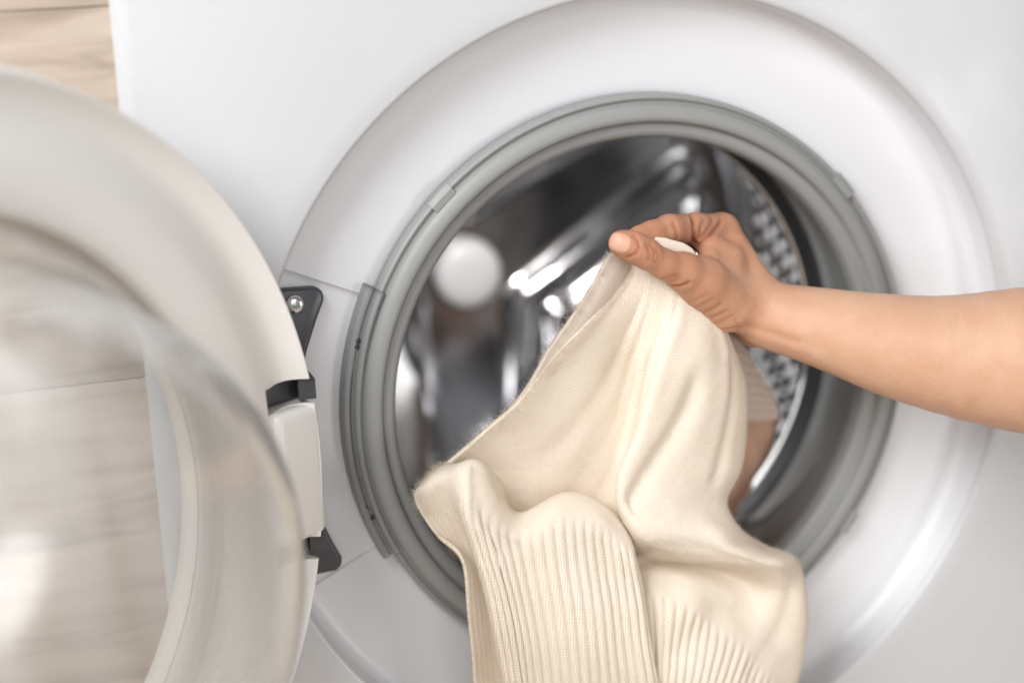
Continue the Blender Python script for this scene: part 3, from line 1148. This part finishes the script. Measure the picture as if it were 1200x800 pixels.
sweater = thing('sweater', 'cream knitted wool sweater with ribbed hem draped out of the drum', 'sweater', tuple(at(660, 900, -0.07)))
s_inv = Matrix.Translation(-Vector(sweater.location))

SU, SV = 26, 22
S = sheet(FRONT, SU, SV, 8)
nu_, nv_ = S.shape[:2]
# the knit between pinch and valley hangs as one even curve: relax it sideways
_w = (sstep(np.arange(nv_)/SV, 0.7, 1.2)*(1-sstep(np.arange(nv_)/SV, 3.2, 4.6)))[None, :, None]
for _ in range(60):
    T = S.copy()
    T[1:-1] += 0.25*(S[:-2]+S[2:]-2*S[1:-1])
    S = S+(T-S)*_w
Nn = sheet_normals(S)
if (Nn[nu_//2, nv_//2] @ (CAM-S[nu_//2, nv_//2])) < 0:
    Nn = -Nn
ci = np.arange(nu_)/SU
ri = np.arange(nv_)/SV
# rib phase: one rib every 6 mm of hem, running down each column
hem = S[:, int(10.8*SV)]
arc = np.concatenate([[0], np.cumsum(np.linalg.norm(np.diff(hem, axis=0), axis=1))])
start = np.interp(ci, [0, 1.3, 2.5, 6.4, 7.2, 8, 9, 10, 11, 12, 13, 14], [9.2, 9.2, 8.75, 9.0, 9.4, 9.75, 9.8, 9.95, 10.15, 10.3, 10.4, 10.4])
start = start+0.10*np.sin(arc/0.0031)*0+0.03*np.sin(arc*90)
_wd = np.interp(ci, [0, 6.5, 8, 14], [1.0, 1.0, 0.4, 0.4])[:, None]
mask = sstep((ri[None, :]-start[:, None])/_wd, -0.45, 0.6)*np.interp(ci, [0, 1.0, 1.4, 13, 14], [0.2, 0.1, 1, 1, 0.5])[:, None]
wv = np.sin(2*np.pi*arc/0.0058)
rib = np.sign(wv)*np.abs(wv)**0.7
# ribs lean a little from their line here and there
lean = 0.15*vnoise(S, 45, 3)
wv = np.sin(2*np.pi*arc[:, None]/0.0058+lean)
rib = np.sign(wv)*np.abs(wv)**0.9
disp_s = 0.00068*rib*mask
# faint fine wales in the plain knit and soft hand-made unevenness
disp_s += 0.0013*vnoise(S, 75, 11)+0.0006*vnoise(S, 190, 12)+0.0002*vnoise(S, 480, 13)
# gathers running away from the pinch, and slack puckers above the hem
disp_s += 0.0004*np.sin(ci*4.1+0.8*np.sin(ci*1.7))[:, None]*(sstep(ri, 0.6, 1.4)*(1-sstep(ri, 2.2, 4.6)))[None, :]
disp_s += 0.0007*np.sin(ci*5.3+1.0)[:, None]*np.exp(-((ri[None, :]-start[:, None]+0.5)/0.6)**2)
# soft drag folds, given as lines across columns and rows: (column, row) to (column, row), depth, width
CI, RI = np.meshgrid(ci, ri, indexing='ij')
for c0_, r0_, c1_, r1_, dep, wd in ((9.6, 2.4, 8.5, 5.0, 0.0042, 0.38), (11.4, 1.6, 11.0, 4.2, 0.0022, 0.25), (3.2, 1.5, 2.2, 4.5, 0.0016, 0.35),
                                    (4.7, 2.4, 4.2, 5.2, 0.0016, 0.3), (3.1, 9.2, 3.4, 13, 0.0026, 0.4), (5.0, 9.4, 5.3, 13, 0.0022, 0.45),
                                    (11.2, 8.9, 9.4, 11.0, 0.0030, 0.45), (10.4, 6.6, 12.6, 7.6, 0.0016, 0.36), (12.3, 8.0, 11.8, 10.5, 0.0022, 0.3),
                                    (2.0, 7.8, 2.6, 9.6, 0.0020, 0.22)):
    disp_s -= dep*np.exp(-(seg_d(CI, RI, c0_, r0_, c1_, r1_)/wd)**2)
S = S+Nn*disp_s[..., None]
UV = sheet_uv(S, int(6*SU))
Fs = sheet_faces(S)
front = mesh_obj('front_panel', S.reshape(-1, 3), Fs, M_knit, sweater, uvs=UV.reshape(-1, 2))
front.matrix_parent_inverse = s_inv
md = front.modifiers.new('thick', 'SOLIDIFY')
md.thickness = 0.0024
md.offset = 0
md.use_even_offset = False
S_front, N_front = S, Nn

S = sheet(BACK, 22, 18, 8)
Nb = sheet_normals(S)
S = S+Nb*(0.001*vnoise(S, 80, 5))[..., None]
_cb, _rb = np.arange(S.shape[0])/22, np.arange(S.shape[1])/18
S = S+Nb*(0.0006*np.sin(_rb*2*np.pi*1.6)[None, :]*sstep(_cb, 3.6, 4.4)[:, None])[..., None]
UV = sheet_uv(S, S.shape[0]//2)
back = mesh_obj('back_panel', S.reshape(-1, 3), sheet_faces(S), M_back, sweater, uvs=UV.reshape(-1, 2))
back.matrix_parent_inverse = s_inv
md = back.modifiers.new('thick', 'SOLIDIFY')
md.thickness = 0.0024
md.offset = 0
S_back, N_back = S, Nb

# loose fibres standing off the wool
FV, FF = [], []


def fibres(P, D, length, wid):
    """curled hairs: three sided tubes of five lengths"""
    n = len(P)
    side = np.cross(D, rng.normal(size=(n, 3)))
    side /= np.maximum(np.linalg.norm(side, axis=1), 1e-9)[:, None]
    curl = rng.normal(size=(n, 3))*0.32
    rings = []
    for k in range(6):
        w = wid*(1-0.7*k/5)
        up = np.cross(D, side)
        for a_ in range(3):
            g = 2*math.pi*a_/3
            rings.append(P+w*(math.cos(g)*side+math.sin(g)*up))
        P = P+D*(length/5)[:, None]
        D = D+curl+rng.normal(size=(n, 3))*0.22
        D /= np.linalg.norm(D, axis=1)[:, None]
    base = sum(len(v) for v in FV)
    FV.append(np.stack(rings, 1).reshape(-1, 3))
    q = np.array([(k*3+a_, k*3+(a_+1) % 3, k*3+3+(a_+1) % 3, k*3+3+a_) for k in range(5) for a_ in range(3)])
    FF.append((base+np.arange(n)[:, None, None]*18+q[None]).reshape(-1, 4))


def scatter(S, Nn, count, imin, imax, jmin, jmax, l0, l1, wid=0.00007):
    i, j = rng.integers(imin, imax, count), rng.integers(jmin, jmax, count)
    n_ = Nn[i, j]*rng.choice([-1, 1, 1, 1], count)[:, None]+rng.normal(size=(count, 3))*0.9
    n_ /= np.linalg.norm(n_, axis=1)[:, None]
    fibres(S[i, j], n_, rng.uniform(l0, l1, count), wid)


a, b_ = S_front.shape[:2]
scatter(S_front, N_front, 13000, 0, a, 20, b_-10, 0.0022, 0.0048)
scatter(S_front, N_front, 3600, 0, 6, 20, int(9.5*SV), 0.0024, 0.006, 0.00009)
scatter(S_front, N_front, 2600, a-34, a, 20, b_-10, 0.0022, 0.005, 0.00008)
a, b_ = S_back.shape[:2]
scatter(S_back, N_back, 2600, 0, 5, 10, b_, 0.0024, 0.006, 0.00009)
scatter(S_back, N_back, 500, 0, a, 10, b_, 0.002, 0.004)
# loose ends by the left fold
fibres(np.array([at(522, 547, -0.03), at(517, 548, -0.03)]), np.array([(-0.9, 0, 0.1), (-0.6, -0.2, 0.5)]), np.array([0.013, 0.010]), 0.00012)
V, F = np.concatenate(FV), np.concatenate(FF)
fz = mesh_obj('fuzz', V, F, M_fuzz, sweater)
fz.matrix_parent_inverse = s_inv
fz['kind'] = 'stuff'

# made-up peach sheet standing in for a skin-toned reflection in the drum
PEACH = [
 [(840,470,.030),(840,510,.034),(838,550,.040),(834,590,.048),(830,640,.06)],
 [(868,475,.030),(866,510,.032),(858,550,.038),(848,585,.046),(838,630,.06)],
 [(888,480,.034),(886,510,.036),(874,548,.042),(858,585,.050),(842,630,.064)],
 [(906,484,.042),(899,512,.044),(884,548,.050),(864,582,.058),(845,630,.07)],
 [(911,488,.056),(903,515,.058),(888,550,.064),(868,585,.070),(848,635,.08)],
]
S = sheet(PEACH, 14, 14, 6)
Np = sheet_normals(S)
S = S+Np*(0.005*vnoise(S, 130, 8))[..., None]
pc = mesh_obj('reflection_sheet', S.reshape(-1, 3), sheet_faces(S), M_peach, None, uvs=sheet_uv(S, 20).reshape(-1, 2))
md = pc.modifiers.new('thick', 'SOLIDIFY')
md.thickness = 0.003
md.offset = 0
pc['label'] = 'made-up peach sheet standing in for a skin-toned reflection in the drum'
pc['category'] = 'reflection_sheet'
